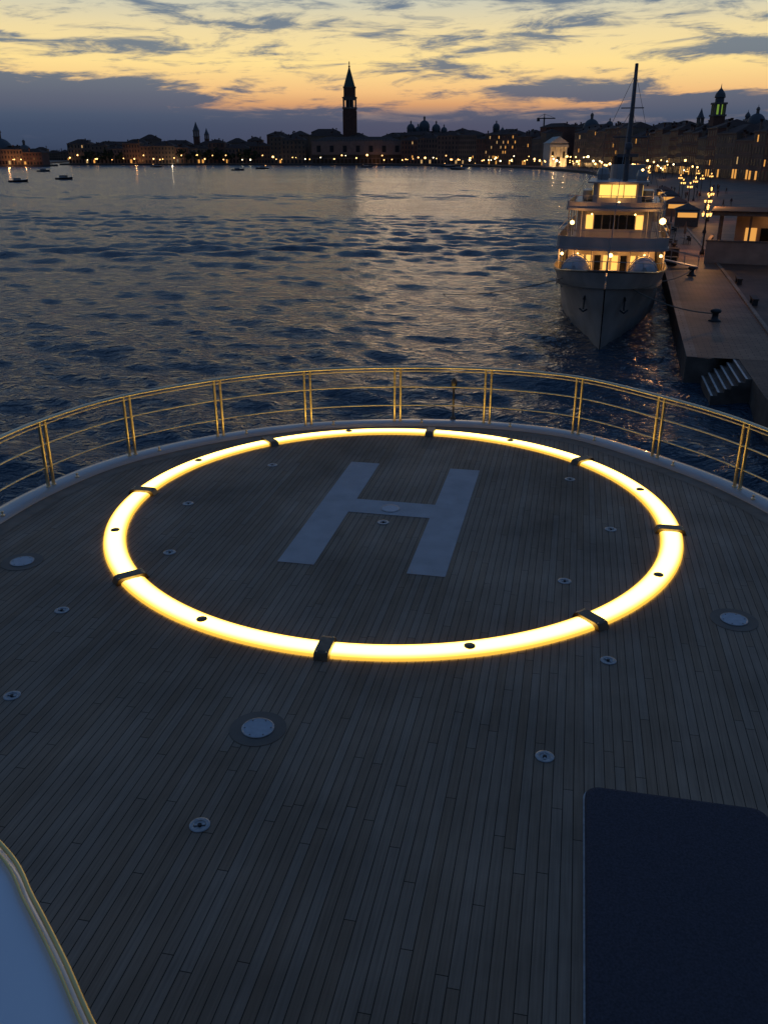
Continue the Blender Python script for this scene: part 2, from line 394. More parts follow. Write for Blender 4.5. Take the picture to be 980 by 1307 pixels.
sup=empty('yacht_superstructure')
edge=catmull([Vector(p) for p in [(-4.6,3.25),(-3.2,3.0),(-2.1,2.60),(-1.45,2.18),(-1.04,1.85),(-0.89,1.67),(-0.75,1.49),(-0.595,1.28),(-0.38,1.05),(0.0,0.82),(0.7,0.62),(1.6,0.45),(2.4,0.0)]],8)
fl=MB(); fl.loft([[(p.x,p.y,z) for p in offset(edge,d)] for d,z in [(-0.60,2.80),(-0.42,2.88),(-0.24,2.925),(-0.10,2.94),(-0.02,2.935),(0.0,2.92),(0.008,2.90),(0.0,2.86),(-0.1,2.78),(-0.6,2.70)]])
ib=offset(edge,-0.60); fl.face([(p.x,p.y,2.80) for p in ib]+[(2.4,-3,2.80),(-4.6,-3,2.80)])
fl.face(list(reversed([(p.x,p.y,2.70) for p in ib]+[(2.4,-3,2.70),(-4.6,-3,2.70)])))
fl.build('upper_deck_wing',[WING],sup,smooth=True)
tr=MB(); tr.tube([(p.x,p.y,2.946) for p in offset(edge,-0.004)],0.0065,12); tr.tube([(p.x,p.y,2.946) for p in offset(edge,-0.024)],0.004,8)
tr.build('edge_trim_rail',[mat('ring_lit_trim',(0.95,0.70,0.30),0.3,metal=1)],sup,smooth=True)  # steel edge rail; the ring's golden reflected light is painted into its colour
hs=MB(); hs.box(-4.0,2.0,-3.0,-0.4,0.0,2.69,0)
hs.box(-3.6,1.6,-0.41,-0.402,1.0,2.2,1)
hs.build('deckhouse',[WHITE,BLACK],sup)

# ------------------------------------------------------------------ water (modelled waves + fine ripple bump)
def water():
    m=bpy.data.materials.new('water'); nt,N,L=nodes(m); b=N['Principled BSDF']
    b.inputs['Base Color'].default_value=(0.020,0.052,0.085,1); b.inputs['Roughness'].default_value=0.17; b.inputs['IOR'].default_value=1.37
    tc=N.new('ShaderNodeTexCoord')
    def nz(sx,sy,rot,detail,rough=0.5,dist=0.0):
        mp=N.new('ShaderNodeMapping'); mp.inputs['Scale'].default_value=(sx,sy,1); mp.inputs['Rotation'].default_value=(0,0,math.radians(rot))
        L.new(tc.outputs['Object'],mp.inputs[0]); n=N.new('ShaderNodeTexNoise'); n.noise_dimensions='2D'; n.inputs['Scale'].default_value=1; n.inputs['Detail'].default_value=detail; n.inputs['Roughness'].default_value=rough; n.inputs['Distortion'].default_value=dist
        L.new(mp.outputs[0],n.inputs['Vector']); return n.outputs['Fac']
    bp=N.new('ShaderNodeBump'); bp.inputs['Strength'].default_value=1.0; bp.inputs['Distance'].default_value=0.36
    L.new(nz(1.2,1.8,-18,3,0.62,0.3),bp.inputs['Height']); L.new(bp.outputs['Normal'],b.inputs['Normal'])
    return m
WMAT=water()
mb=MB(); mb.face([(-15000,-15000,0),(15000,-15000,0),(15000,15000,0),(-15000,15000,0)]); wsheet=mb.build('water',[WMAT],None,loc=(0,0,WZ-0.55))
# wave field in front of the yacht, mesh gets coarser with distance
rng=np.random.RandomState(5)
nr,na=900,700
rr_=12*np.exp(np.linspace(0,math.log(1150/12),nr)); aa=np.linspace(-math.radians(48),math.radians(48),na)
RG,AG=np.meshgrid(rr_,aa,indexing='ij'); XG=RG*np.sin(AG); YG=RG*np.cos(AG)
dr=RG*(math.log(1150/12)/nr)*1.0
H=np.zeros_like(XG)
wind=math.radians(62)
def patch(sx,sy,seed):
    r2=np.random.RandomState(seed); g=np.zeros_like(XG)
    for i in range(10):
        th=r2.uniform(0,math.pi*2); k=2*math.pi/r2.uniform(60,300); g+=np.sin(k*(XG*math.cos(th)*sx+YG*math.sin(th)*sy)+r2.uniform(0,6.28))
    return g/math.sqrt(5)
gust=1.0+0.25*np.clip(patch(0.4,1.2,3),-2,2)
for i in range(72):
    lam=1.0*(11/1.0)**(rng.rand()**1.2); th=wind+rng.normal(0,0.60)
    k=2*math.pi/lam; slope=0.0225*(1.0 if lam<5 else 0.78); amp=slope/k
    ph=k*(XG*math.cos(th)+YG*math.sin(th))+rng.uniform(0,6.28)
    fade=np.clip(lam/(3.0*dr)-0.6,0,1)
    H+=amp*gust*fade*(np.sin(ph)+0.22*np.cos(2*ph))
for (x0,y0,th,lam,n_) in ((-60,118,math.radians(96),6.0,3),(10,170,math.radians(80),7.5,4),(-120,260,math.radians(100),9,4)):
    u=(XG-x0)*math.cos(th)+(YG-y0)*math.sin(th)+0.0007*((XG-x0))**2
    H+=0.17*np.exp(-(u/(lam*n_*0.5))**2)*np.sin(2*math.pi*u/lam)
H*=1.0-np.clip((RG-1000)/150,0,1)
co=np.stack([XG,YG,H],-1).reshape(-1,3)
idx=np.arange(nr*na).reshape(nr,na)
fq=np.stack([idx[:-1,:-1],idx[:-1,1:],idx[1:,1:],idx[1:,:-1]],-1).reshape(-1,4)[:,::-1]
me=bpy.data.meshes.new('wave_surface'); me.vertices.add(len(co)); me.vertices.foreach_set('co',co.ravel().astype(np.float32))
me.loops.add(fq.size); me.loops.foreach_set('vertex_index',fq.ravel().astype(np.int32))
me.polygons.add(len(fq)); me.polygons.foreach_set('loop_start',np.arange(0,fq.size,4,dtype=np.int32))
try: me.polygons.foreach_set('loop_total',np.full(len(fq),4,dtype=np.int32))
except Exception: pass
me.update(calc_edges=True); me.polygons.foreach_set('use_smooth',np.ones(len(fq),dtype=bool)); me.materials.append(WMAT)
wo=bpy.data.objects.new('wave_surface',me); scene.collection.objects.link(wo); wo.parent=wsheet; wo.location=(0,0,0.55)

# ------------------------------------------------------------------ quay & land
def paving(name,c1,c2,sc,rot):
    m=bpy.data.materials.new(name); nt,N,L=nodes(m); b=N['Principled BSDF']; b.inputs['Roughness'].default_value=0.6
    tc=N.new('ShaderNodeTexCoord'); mp=N.new('ShaderNodeMapping'); mp.inputs['Rotation'].default_value=(0,0,rot); L.new(tc.outputs['Object'],mp.inputs[0])
    br=N.new('ShaderNodeTexBrick'); br.inputs['Scale'].default_value=sc; br.inputs['Mortar Size'].default_value=0.015
    br.inputs['Color1'].default_value=(*c1,1); br.inputs['Color2'].default_value=(*c2,1); br.inputs['Mortar'].default_value=(*[x*0.4 for x in c1],1); L.new(mp.outputs[0],br.inputs['Vector'])
    no=N.new('ShaderNodeTexNoise'); no.inputs['Scale'].default_value=0.3; no.inputs['Detail'].default_value=6; L.new(tc.outputs['Object'],no.inputs['Vector'])
    r=N.new('ShaderNodeMapRange'); r.inputs[1].default_value=0.3; r.inputs[2].default_value=0.7; r.inputs[3].default_value=0.5; r.inputs[4].default_value=1.3; L.new(no.outputs['Fac'],r.inputs[0])
    vm=N.new('ShaderNodeVectorMath'); vm.operation='SCALE'; L.new(br.outputs['Color'],vm.inputs[0]); L.new(r.outputs[0],vm.inputs['Scale']); L.new(vm.outputs[0],b.inputs['Base Color'])
    b.inputs['Specular IOR Level'].default_value=0.25
    return m
PAV=paving('trachyte_paving',(0.135,0.075,0.048),(0.17,0.10,0.065),0.9,math.radians(14.6))
PAV2=paving('quay_slab_paving',(0.25,0.145,0.09),(0.30,0.18,0.115),0.7,math.radians(14.6))
STONE=paving('istrian_stone',(0.32,0.23,0.17),(0.37,0.27,0.20),0.5,math.radians(14.6))
QWALL=mat('quay_wall_stone',(0.10,0.08,0.065),0.8,var=0.4,scale=1.2,bump=0.5)
we=[(-3.2,-60),(9.4,0),(17.7,39.5),(19.75,48.6),(17.9,47.4),(16.8,47.95),(20.5,61.9),(26.96,86.1),(52,185),(80,290),(108,420),(122,560),(118,700),(92,800),(40,872),(-60,915),(-180,926),(-322,930),(-330,1100)]
poly=we+[(-330,4000),(3000,4000),(3000,-60)]
def polysheet(name,poly,z,mats,z0=None,parent=None):
    bm=bmesh.new(); vs=[bm.verts.new((x,y,z)) for x,y in poly]
    f=bm.faces.new(vs); f.normal_update()
    if f.normal.z<0: f.normal_flip()
    bmesh.ops.triangulate(bm,faces=[f])
    if z0 is not None:
        lo=[bm.verts.new((x,y,z0)) for x,y in poly]; n=len(poly)
        for i in range(n):
            ff=bm.faces.new((vs[i],vs[(i+1)%n],lo[(i+1)%n],lo[i])); ff.material_index=1
    me=bpy.data.meshes.new(name); bm.to_mesh(me); bm.free()
    for m in mats: me.materials.append(m)
    o=bpy.data.objects.new(name,me); scene.collection.objects.link(o)
    if parent: o.parent=parent
    return o
polysheet('promenade_pavement',poly,QZ,[PAV,QWALL],-9.0)
polysheet('far_quay_pavement',[(-306,842),(-300,862),(-345,930),(-430,1290),(-335,1300),(-335,1600),(-2500,1600),(-2500,830),(-420,838)],QZ,[PAV,QWALL],-9)
ql=[Vector(p) for p in we[5:10]]
def band(name,line,d0,d1,z,m):
    b=MB(); b.loft([[(p.x,p.y,z) for p in offset(line,d0)],[(p.x,p.y,z) for p in offset(line,d1)]],flip=True); return b.build(name,[m])
band('quay_slab_strip',ql,-0.60,-5.18,QZ+0.004,PAV2)
band('quay_edge_stone',ql,0.0,-0.58,QZ+0.010,STONE)
kb=MB(); kb.loft([[(p.x,p.y,QZ+0.002) for p in offset(ql,-5.2)],[(p.x,p.y,QZ+0.12) for p in offset(ql,-5.22)],[(p.x,p.y,QZ+0.12) for p in offset(ql,-5.5)],[(p.x,p.y,QZ+0.0) for p in offset(ql,-5.52)]],flip=True)
kb.build('kerb',[STONE])
st=MB(); dv=Vector((19.75-17.7,48.6-39.5)).normalized(); nv=Vector((-dv.y,dv.x))
STW=mat('stair_stone',(0.60,0.55,0.50),0.6,var=0.2,scale=2)
for k in range(6):
    o=Vector((18.45,42.8))+nv*(0.31*k); e=o+dv*(4.7)
    n2=nv*0.31; zt=QZ-0.03-0.19*k
    P=[o,e,e+n2,o+n2]
    st.prism([(p.x,p.y) for p in P],-8.5,zt,1)
    P=[o+nv*0.20,e+nv*0.20,e+nv*0.308,o+nv*0.308]
    st.face([(p.x,p.y,zt+0.004) for p in P],0)
st.build('quay_steps',[STW,QWALL])
IRON=mat('cast_iron',(0.03,0.03,0.032),0.5,var=0.2)
def bollard(x,y):
    b=MB(); T=Matrix.Translation((x,y,QZ+0.004))
    b.lathe([(0.42,0),(0.42,0.06),(0.26,0.12),(0.2,0.3),(0.2,0.5),(0.34,0.6),(0.36,0.7),(0.28,0.8),(0.0,0.84)],20,0,T)
    b.build('mooring_bollard',[IRON],smooth=True)
for x,y in [(28.2,82.1),(22.2,58.9),(33.6,105),(40,130)]: bollard(x,y)
# stone benches along the kerb
for x,y in ((27.6,66),(30.6,77)):
    b=MB(); b.box(-1.0,1.0,-0.22,0.22,0.40,0.50,0); b.box(-0.85,-0.6,-0.18,0.18,0,0.399,1); b.box(0.6,0.85,-0.18,0.18,0,0.399,1)
    b.build('park_bench',[mat('bench_wood',(0.06,0.04,0.03),0.7),IRON],loc=(x,y,QZ+0.003),rot=(0,0,math.radians(90-14.6)))

# ------------------------------------------------------------------ moored motor yacht
SHIPW=mat('ship_white_paint',(0.37,0.345,0.33),0.35,var=0.14,scale=0.8)
SHIPH=mat('ship_hull_paint',(0.36,0.31,0.27),0.4,var=0.25,scale=0.5)
WOOD=mat('varnished_teak',(0.10,0.045,0.02),0.3,var=0.3,scale=4)
DWIN=mat('dark_window',(0.01,0.012,0.015),0.08,var=0.1)
LIT=emis('lit_window',(1.0,0.48,0.10),1.6,False)
LITY=emis('lit_canvas',(1.0,0.58,0.12),1.6,False)
LAMP=emis('lamp_globe',(1.0,0.60,0.18),7,False)
COVER=mat('boat_cover',(0.36,0.38,0.40),0.7,var=0.2,scale=2,bump=0.4)
SDECK=mat('ship_deck',(0.20,0.15,0.11),0.6)
ship=empty('moored_motor_yacht',(14.1,56.7,WZ),(0,0,-math.radians(14.6)))
ST=[-1.8,-0.6,2,5,9,14,20,35,45,50]; HT=[.05,1.15,2.3,3.2,3.9,4.3,4.45,4.4,4.0,3.2]
SW=[0,1.0,3.3,6.3,10,15,20,35,45,49]; HW=[.03,.28,.8,1.5,2.4,3.3,3.9,4.1,3.3,2.0]; ZT=[5.2,5.05,4.75,4.4,4.05,3.7,3.35,2.95,2.9,2.9]
def sec(i,side):
    r=[(side*HW[i]*0.6,SW[i]+0.4,-1.2)]
    for k in range(0,7):
        u=k/6; r.append((side*(HW[i]+(HT[i]-HW[i])*u**1.5),SW[i]+(ST[i]-SW[i])*u,ZT[i]*u))
    return r
hu=MB()
for side in (1,-1): hu.loft([sec(i,side) for i in range(10)],0)
a=sec(9,1);b=sec(9,-1); hu.face(a+list(reversed(b)))
hu.build('hull',[SHIPH],ship,smooth=True)
dk=MB(); dk.face([(HT[i]*0.95,ST[i]+0.15,ZT[i]-1.05) for i in range(10)]+[(-HT[i]*0.95,ST[i]+0.15,ZT[i]-1.05) for i in range(9,-1,-1)]); dk.build('main_deck',[SDECK],ship)
cr=MB()
for side in (1,-1): cr.tube([(side*HT[i],ST[i],ZT[i]+0.02) for i in range(10)],0.07,6)
cr.build('cap_rail',[WOOD],ship)
an=MB()
for side in (1,-1):
    an.lathe([(0.28,0),(0.28,0.1),(0,0.1)],14,0,Matrix.Translation((side*1.22,1.6,3.2))@Matrix.Rotation(side*math.radians(70),4,'Y'))
    an.tube([(side*1.30,1.5,3.2),(side*1.30,1.25,2.4)],0.06,6); an.tube([(side*1.05,1.3,2.4),(side*1.3,1.2,2.25),(side*1.55,1.5,2.4)],0.06,6)
an.build('anchors',[IRON],ship)
def house(mbd,s0,s1,hw,z0,z1,ch=0.8,mi=0):
    mbd.prism([(-hw+ch,s0),(hw-ch,s0),(hw,s0+ch),(hw,s1),(-hw,s1),(-hw,s0+ch)],z0,z1,mi)
def slab(mbd,s0,s1,hw,z0,z1,mi=0,r=1.6):
    pts=[]
    n=10
    for k in range(n+1):
        t=-1+2*k/n; pts.append((hw*math.sin(t*math.pi/2),s0+r*(1-math.cos(t*math.pi/2))))
    pts+= [(hw,s1),(-hw,s1)]
    mbd.prism(pts,z0,z1,mi)
hs=MB()
house(hs,17,44,3.45,1.8,4.72,0.9); slab(hs,15.2,46,4.45,4.74,4.95)
house(hs,19.5,41,3.05,4.97,7.58,0.8); slab(hs,17.6,42.5,3.95,7.6,7.78,0)
house(hs,24.5,34,2.1,7.8,9.5,0.4); slab(hs,23.6,35,2.6,9.5,9.64,0,0.8)
def wallring(s0,s1,hw,z0,z1,r=1.5,mi=0):
    pts=[(-hw,s1)]
    for k in range(11):
        t=-1+2*k/10; pts.append((hw*math.sin(t*math.pi/2),s0+r*(1-math.cos(t*math.pi/2))))
    pts.append((hw,s1))
    P=[Vector(p) for p in pts]; I=offset(P,-0.06)
    hs.loft([[(p.x,p.y,z0) for p in P],[(p.x,p.y,z1) for p in P],[(p.x,p.y,z1) for p in I],[(p.x,p.y,z0) for p in I]],mi)
    return P
pw=wallring(15.4,44,4.3,4.95,5.75); pw2=wallring(17.8,32,3.85,7.78,8.25)
hs.build('superstructure',[SHIPW],ship)
wn=MB()
for i in range(8):
    x=-2.38+i*0.68; wn.box(x-0.24,x+0.24,16.95,16.985,3.0,4.25,0 if i not in(2,5) else 1)
for i in range(14):
    y=18.6+i*1.75
    for sd in (-1,1): wn.box(sd*3.46-0.02,sd*3.46+0.02,y,y+1.0,2.9,4.0,0 if R.random()<0.75 else 1)
for i in range(7):
    x=-2.0+i*0.667; wn.box(x-0.29,x+0.29,19.44,19.485,6.1,7.2,1 if i not in (0,6) else 0)
for i in range(11):
    y=21+i*1.8
    for sd in (-1,1): wn.box(sd*3.06-0.02,sd*3.06+0.02,y,y+1.2,6.1,7.1,0 if i%3 else 1)
for i in range(3):
    x=-1.05+i*1.05; wn.box(x-0.48,x+0.48,24.42,24.485,8.35,9.38,2)
for i in range(4):
    y=25.4+i*2.0
    for sd in (-1,1): wn.box(sd*2.11-0.02,sd*2.11+0.02,y,y+1.5,8.4,9.3,2 if i<2 else 1)
wn.build('windows',[LIT,DWIN,LITY],ship)
rl=MB()
for P,z,h in ((pw,5.75,0.5),(pw2,8.25,0.5)):
    rl.tube([(p.x,p.y,z+h) for p in P],0.03,6)
    for p in P: rl.tube([(p.x,p.y,z),(p.x,p.y,z+h)],0.02,5)
for s in range(17,45,4):
    for sd in (-1,1): rl.tube([(sd*4.15,s,1.8),(sd*4.15,s,4.75)],0.06,6); rl.tube([(sd*3.7,s+2,4.95),(sd*3.7,s+2,7.6)],0.045,6)
for x in (-2.9,-1.5,1.5,2.9): rl.tube([(x,15.95,2.4),(x,15.95,4.75)],0.05,6)
for x in (-2.6,0,2.6): rl.tube([(x,18.35,4.95),(x,18.35,7.6)],0.045,6)
for sd in (-1,1):
    rl.tube([(sd*HT[i]*0.98,ST[i]+0.05,ZT[i]+0.6) for i in range(0,5)],0.025,6)
    for i in range(0,5): rl.tube([(sd*HT[i]*0.98,ST[i]+0.05,ZT[i]),(sd*HT[i]*0.98,ST[i]+0.05,ZT[i]+0.6)],0.02,5)
rl.tube([(0,-1.6,5.1),(0,-1.7,7.2)],0.03,6)
rl.build('rails_and_pillars',[SHIPW],ship)
ms_=MB()
ms_.lathe([(0.24,7.8),(0.21,13),(0.14,18.9),(0.0,18.95)],10,0,Matrix.Translation((0.55,26.5,0)))
ms_.tube([(-0.9,26.4,13.2),(2.0,26.4,13.2)],0.06,6); ms_.tube([(-0.4,26.4,15.5),(1.5,26.4,15.5)],0.05,6)
ms_.box(-0.35,1.45,26.0,26.25,11.6,11.85,0)
ms_.lathe([(0.3,12.2),(0.34,12.4),(0.3,12.7),(0,12.8)],12,0,Matrix.Translation((0.55,25.9,0)))
for a,b in (((0.55,26.5,18.4),(0,-1.6,5.2)),((0.55,26.5,18.2),(-3.8,30,7.9)),((0.55,26.5,18.2),(3.8,30,7.9)),((0.55,26.5,16),(0.5,44,5)),((0.55,26.5,15.4),(-2.6,24,9.6)),((0.55,26.5,15.4),(2.6,24,9.6))):
    ms_.tube([a,b],0.022,4)
for x in (-1.6,2.2): ms_.tube([(x,30,9.6),(x,30,13.6)],0.03,5)
ms_.build('mast',[mat('mast_grey',(0.10,0.10,0.11),0.5)],ship)
fn=MB()
fn.prism([(1.0*math.cos(a*math.pi/8),38+1.9*math.sin(a*math.pi/8)) for a in range(16)],7.8,11.6,0)
fn.prism([(1.03*math.cos(a*math.pi/8),38+1.93*math.sin(a*math.pi/8)) for a in range(16)],10.9,11.7,1)
fn.lathe([(0.5,9.65),(0.62,10.1),(0.45,10.6),(0,10.75)],12,0,Matrix.Translation((-1.5,31,0)))
fn.lathe([(0.45,9.65),(0.55,10.0),(0.4,10.5),(0,10.6)],12,0,Matrix.Translation((2.0,28,0)))
fn.box(-0.3,2.3,32.5,34.5,9.65,10.9,0)
for x0 in (-3.2,2.2): fn.prism(rrect(x0,x0+1.0,30,35,0.4,4),7.9,8.7,0)
fn.build('funnel_and_domes',[SHIPW,DWIN],ship)
tn=MB()
for sd in (-1,1):
    rg=[]
    for k in range(13):
        t=k/12; y=10.2+5.2*t; wd=1.1*math.sin(math.pi*min(1,0.12+t*0.95))**0.5 if 0<t<1 else 0.25; hh=1.35*(0.75+0.3*math.sin(math.pi*t))
        rg.append([(sd*2.55+wd*math.cos(a*math.pi/10),y,3.15+hh*math.sin(a*math.pi/10)**0.8 if 0<a<10 else 3.15) for a in range(11)])
    tn.loft(rg); tn.face(rg[0]); tn.face(list(reversed(rg[-1])))
    for k in (3,6,9): tn.tube([(sd*2.55+1.13*math.cos(a*math.pi/10),10.2+5.2*k/12,3.15+1.42*math.sin(a*math.pi/10)) for a in range(11)],0.03,4)
tn.build('covered_tenders',[COVER],ship,smooth=True)
fd=MB()
fd.prism(rrect(-0.9,0.9,7.2,9.4,0.2,3),2.9,3.8,0); fd.lathe([(0.3,3.3),(0.3,4.0),(0.45,4.1),(0.3,4.3),(0,4.3)],12,1,Matrix.Translation((-0.55,4.2,0))); fd.lathe([(0.3,3.3),(0.3,4.0),(0.45,4.1),(0.3,4.3),(0,4.3)],12,1,Matrix.Translation((0.55,4.2,0)))
fd.box(-0.7,0.7,12.5,14.5,2.5,3.4,0)
for sd in (-1,1): fd.box(sd*2.55-0.9,sd*2.55+0.9,11,11.2,2.4,3.3,0); fd.box(sd*2.55-0.9,sd*2.55+0.9,14,14.2,2.3,3.3,0)
fd.build('foredeck_gear',[SHIPW,IRON],ship,bevel=0.03)
gw=MB()
gw.add([(4.3,33.6,2.3),(8.2,33.6,1.55),(8.2,34.6,1.55),(4.3,34.6,2.3),(4.3,33.6,2.42),(8.2,33.6,1.67),(8.2,34.6,1.67),(4.3,34.6,2.42)],[(0,3,2,1),(4,5,6,7),(0,1,5,4),(1,2,6,5),(2,3,7,6),(3,0,4,7)],0)
for y in (33.6,34.6):
    gw.tube([(4.3,y,3.4),(8.2,y,2.6)],0.03,5)
    for t in (0,0.33,0.66,1): gw.tube([(4.3+3.9*t,y,2.42-0.75*t),(4.3+3.9*t,y,3.4-0.8*t)],0.025,5)
gw.build('gangway',[SHIPW],ship)
lp=MB()
lampsp=[(0.0,16.0,4.35,0.17),(3.75,17.6,6.9,0.26),(-3.3,17.6,6.7,0.18),(-3.9,17,4.3,0.13),(3.9,17,4.3,0.13),(2.6,16.2,4.4,0.08),(-2.6,16.2,4.4,0.08),(1.9,23.9,10.6,0.1),(2.3,29,11.3,0.09),(0.2,24.2,7.95,0.1),(-1.8,17.9,7.35,0.07),(1.6,17.9,7.35,0.07)]
for x,y,z,r in lampsp: lp.lathe([(0.01,-r),(r*0.8,-r*0.6),(r,0),(r*0.8,r*0.6),(0.01,r)],10,0,Matrix.Translation((x,y,z)))
lp.build('deck_lamps',[LAMP],ship,smooth=True)
for i,(x,y,z,p) in enumerate([(0,15.6,4.3,100),(-3.6,16.4,4.3,75),(3.6,16.4,4.3,75),(3.75,17.3,6.9,190),(-3.3,17.3,6.7,95),(0,23.3,9.0,50)]):
    plight('deck_lamp_light',(x,y,z),p,(1,0.44,0.11),0.12,ship)
ml=MB()
def catline(a,b,sag,mbd,r=0.04):
    a=Vector(a);b=Vector(b); mbd.tube([tuple(a.lerp(b,t/12)-Vector((0,0,sag*4*(t/12)*(1-t/12)))) for t in range(13)],r,5)
catline((15.0,58.2,-2.9),(22.2,58.9,-5.3),0.5,ml); catline((16.6,60.2,-3.1),(28.2,82.1,-5.3),0.6,ml); catline((13.4,62.0,-3.1),(2,90,-8.0),1.0,ml,0.03)
ml.build('mooring_lines',[mat('rope',(0.2,0.18,0.15),0.9)])

# ------------------------------------------------------------------ city
WALLS=[mat('stucco_%d'%i,c,0.85,var=0.25,scale=0.12,detail=3) for i,c in enumerate([(0.20,0.10,0.07),(0.22,0.14,0.09),(0.20,0.13,0.10),(0.20,0.09,0.06),(0.22,0.16,0.12)])]
ROOF=mat('roof_tiles',(0.07,0.035,0.025),0.85,var=0.3,scale=0.6,detail=2)
TRIM=mat('stone_trim',(0.20,0.155,0.125),0.8,detail=1)
CWD=mat('city_window_dark',(0.012,0.012,0.015),0.3,detail=0)
CWL=emis('city_window_lit',(1.0,0.45,0.10),0.8,False)
CWL2=emis('city_window_lit_pale',(1.0,0.62,0.25),0.5,False)
def building(p0,p1,depth,h,storeys=4,lit=0.12,wm=0,name='palazzo',roof='hip',detail=True,z0=QZ,shop=0.3):
    p0=Vector(p0);p1=Vector(p1); d=(p1-p0); Lf=d.length; d.normalize(); n=Vector((-d.y,d.x))
    if n.dot((p0+p1)/2)<0:
        p0,p1=p1,p0; d=-d; n=-n
    T=Matrix(((d.x,n.x,0,p0.x),(d.y,n.y,0,p0.y),(0,0,1,z0),(0,0,0,1)))
    m=MB()
    m.box(0,Lf,0,depth,0,h,0,T)
    m.box(-0.25,Lf+0.25,-0.35,depth+0.25,h+0.003,h+0.45,2,T)
    if roof=='hip':
        rh=min(Lf,depth)*0.22; ins=min(Lf,depth)*0.45
        v=[(-0.3,-0.4,h+0.453),(Lf+0.3,-0.4,h+0.453),(Lf+0.3,depth+0.3,h+0.453),(-0.3,depth+0.3,h+0.453),(ins,depth/2,h+0.45+rh),(Lf-ins,depth/2,h+0.45+rh)]
        m.add(v,[(0,1,5,4),(1,2,5),(2,3,4,5),(3,0,4)],1,T)
    for c in range(R.randint(1,4)):
        cx=R.uniform(1,max(1.1,Lf-1)); cy=R.uniform(1,depth*0.6); ch=R.uniform(1.6,3.4)
        m.box(cx-0.4,cx+0.4,cy-0.4,cy+0.4,h+0.46,h+0.45+ch,0,T)
        m.lathe([(0.45,h+0.45+ch),(0.85,h+1.5+ch),(0.0,h+1.55+ch)],8,1,T@Matrix.Translation((cx,cy,0)))
    if R.random()<0.25:
        cx=R.uniform(2,max(2.1,Lf-5)); m.box(cx,cx+4,depth*0.3,depth*0.3+3,h+3.2,h+3.4,2,T)
        for a,b in ((0.1,0.1),(3.7,0.1),(0.1,2.7),(3.7,2.7)): m.box(cx+a,cx+a+0.2,depth*0.3+b,depth*0.3+b+0.2,h+0.46,h+4.3,2,T)
    if detail:
        sh=h/storeys; nw=max(2,int(Lf/R.uniform(2.6,3.8))); sp=Lf/nw
        for s in range(storeys):
            if s<storeys-1: m.box(-0.1,Lf+0.1,-0.14,-0.003,sh*(s+1)-0.25,sh*(s+1)-0.03,2,T)
            for k in range(nw):
                cx=(k+0.5)*sp; ww=0.55 if s else 0.9; hz0=s*sh+(0.95 if s else 0.2); hz1=s*sh+sh*0.78
                isl=R.random()<(lit if s else shop)
                m.box(cx-ww-0.14,cx+ww+0.14,-0.10,-0.002,hz0-0.14,hz1+0.14,2,T)
                m.box(cx-ww,cx+ww,-0.14,-0.101,hz0,hz1,(4 if R.random()<0.7 else 5) if isl else 3,T)
    return m.build(name,[WALLS[wm%5],ROOF,TRIM,CWD,CWL,CWL2])
FL=[(250,130),(190,230),(150,300),(148,420),(158,560),(152,700),(126,822),(76,905),(-20,945),(-120,955),(-322,956)]
fl=[Vector(p) for p in FL]
farc=[0]
for i in range(1,len(fl)): farc.append(farc[-1]+(fl[i]-fl[i-1]).length)
def fat(s):
    for i in range(1,len(fl)):
        if farc[i]>=s: return fl[i-1].lerp(fl[i],(s-farc[i-1])/(farc[i]-farc[i-1]))
    return fl[-1]
prof_t=[(-0.40,0.006),(-0.335,0.009),(-0.30,0.007),(-0.24,0.011),(-0.20,0.009),(-0.15,0.009),(-0.12,0.014),(-0.06,0.017),(0.06,0.017),(0.10,0.018),(0.15,0.021),(0.20,0.025),(0.28,0.024),(0.33,0.024),(0.41,0.027)]
def need(x,y):
    t=x/y
    for i in range(1,len(prof_t)):
        if prof_t[i][0]>=t or i==len(prof_t)-1:
            a,b=prof_t[i-1],prof_t[i]; u=(t-a[0])/(b[0]-a[0]); u=max(0,min(1,u)); v=a[1]+(b[1]-a[1])*u
            return 4.7+v*y-QZ
CHC=Vector((139,752))
s=0
while s<farc[-1]-8:
    wd=R.uniform(11,26)
    if s+wd>farc[-1]: wd=farc[-1]-s
    a=fat(s); b=fat(s+wd-0.3); mid=(a+b)/2
    if (-75<mid.x<20 and mid.y>920) or (mid-CHC).length<24: s+=wd; continue
    h=need(mid.x,mid.y)*R.uniform(0.70,1.02)
    h=max(8,min(h,25))
    stn=max(3,int(h/3.9))
    warm=0.25 if mid.x>40 else 0.10
    lit=R.choice([0.0,0.02,0.04,0.07]) if mid.x>20 else R.choice([0,0.02,0.04])
    if 95<mid.x<135 and mid.y>830: lit=0.25
    building(a,b,R.uniform(12,20),h,stn,lit=lit,wm=R.randint(0,4),shop=warm)
    s+=wd
for row,(back,sc) in enumerate(((45,1.02),(95,1.06))):
    s=0
    while s<farc[-1]-8:
        wd=R.uniform(16,40); a=fat(s); b=fat(min(farc[-1],s+wd)); mid=(a+b)/2
        d=(b-a).normalized(); n=Vector((-d.y,d.x))
        if n.dot(mid)<0: n=-n
        a2=a+n*(back+R.uniform(-6,6)); b2=b+n*(back+R.uniform(-6,6)); mm=(a2+b2)/2
        h=min(32,need(mm.x,mm.y)*R.uniform(0.8,1.03)*sc)
        building(a2,b2,R.uniform(14,24),h,5,wm=R.randint(0,4),detail=False,name='town_house')
        s+=wd*R.uniform(1.0,1.3)
x=-560
while x<-420:
    wd=R.uniform(12,22); building((x,1320),(x+wd,1322),14,R.uniform(8,14),3,lit=0.05,wm=R.randint(0,4),shop=0.3,name='town_house'); x+=wd+0.5
dp=MB(); L0=92; T=Matrix.Translation((-72,940,QZ))
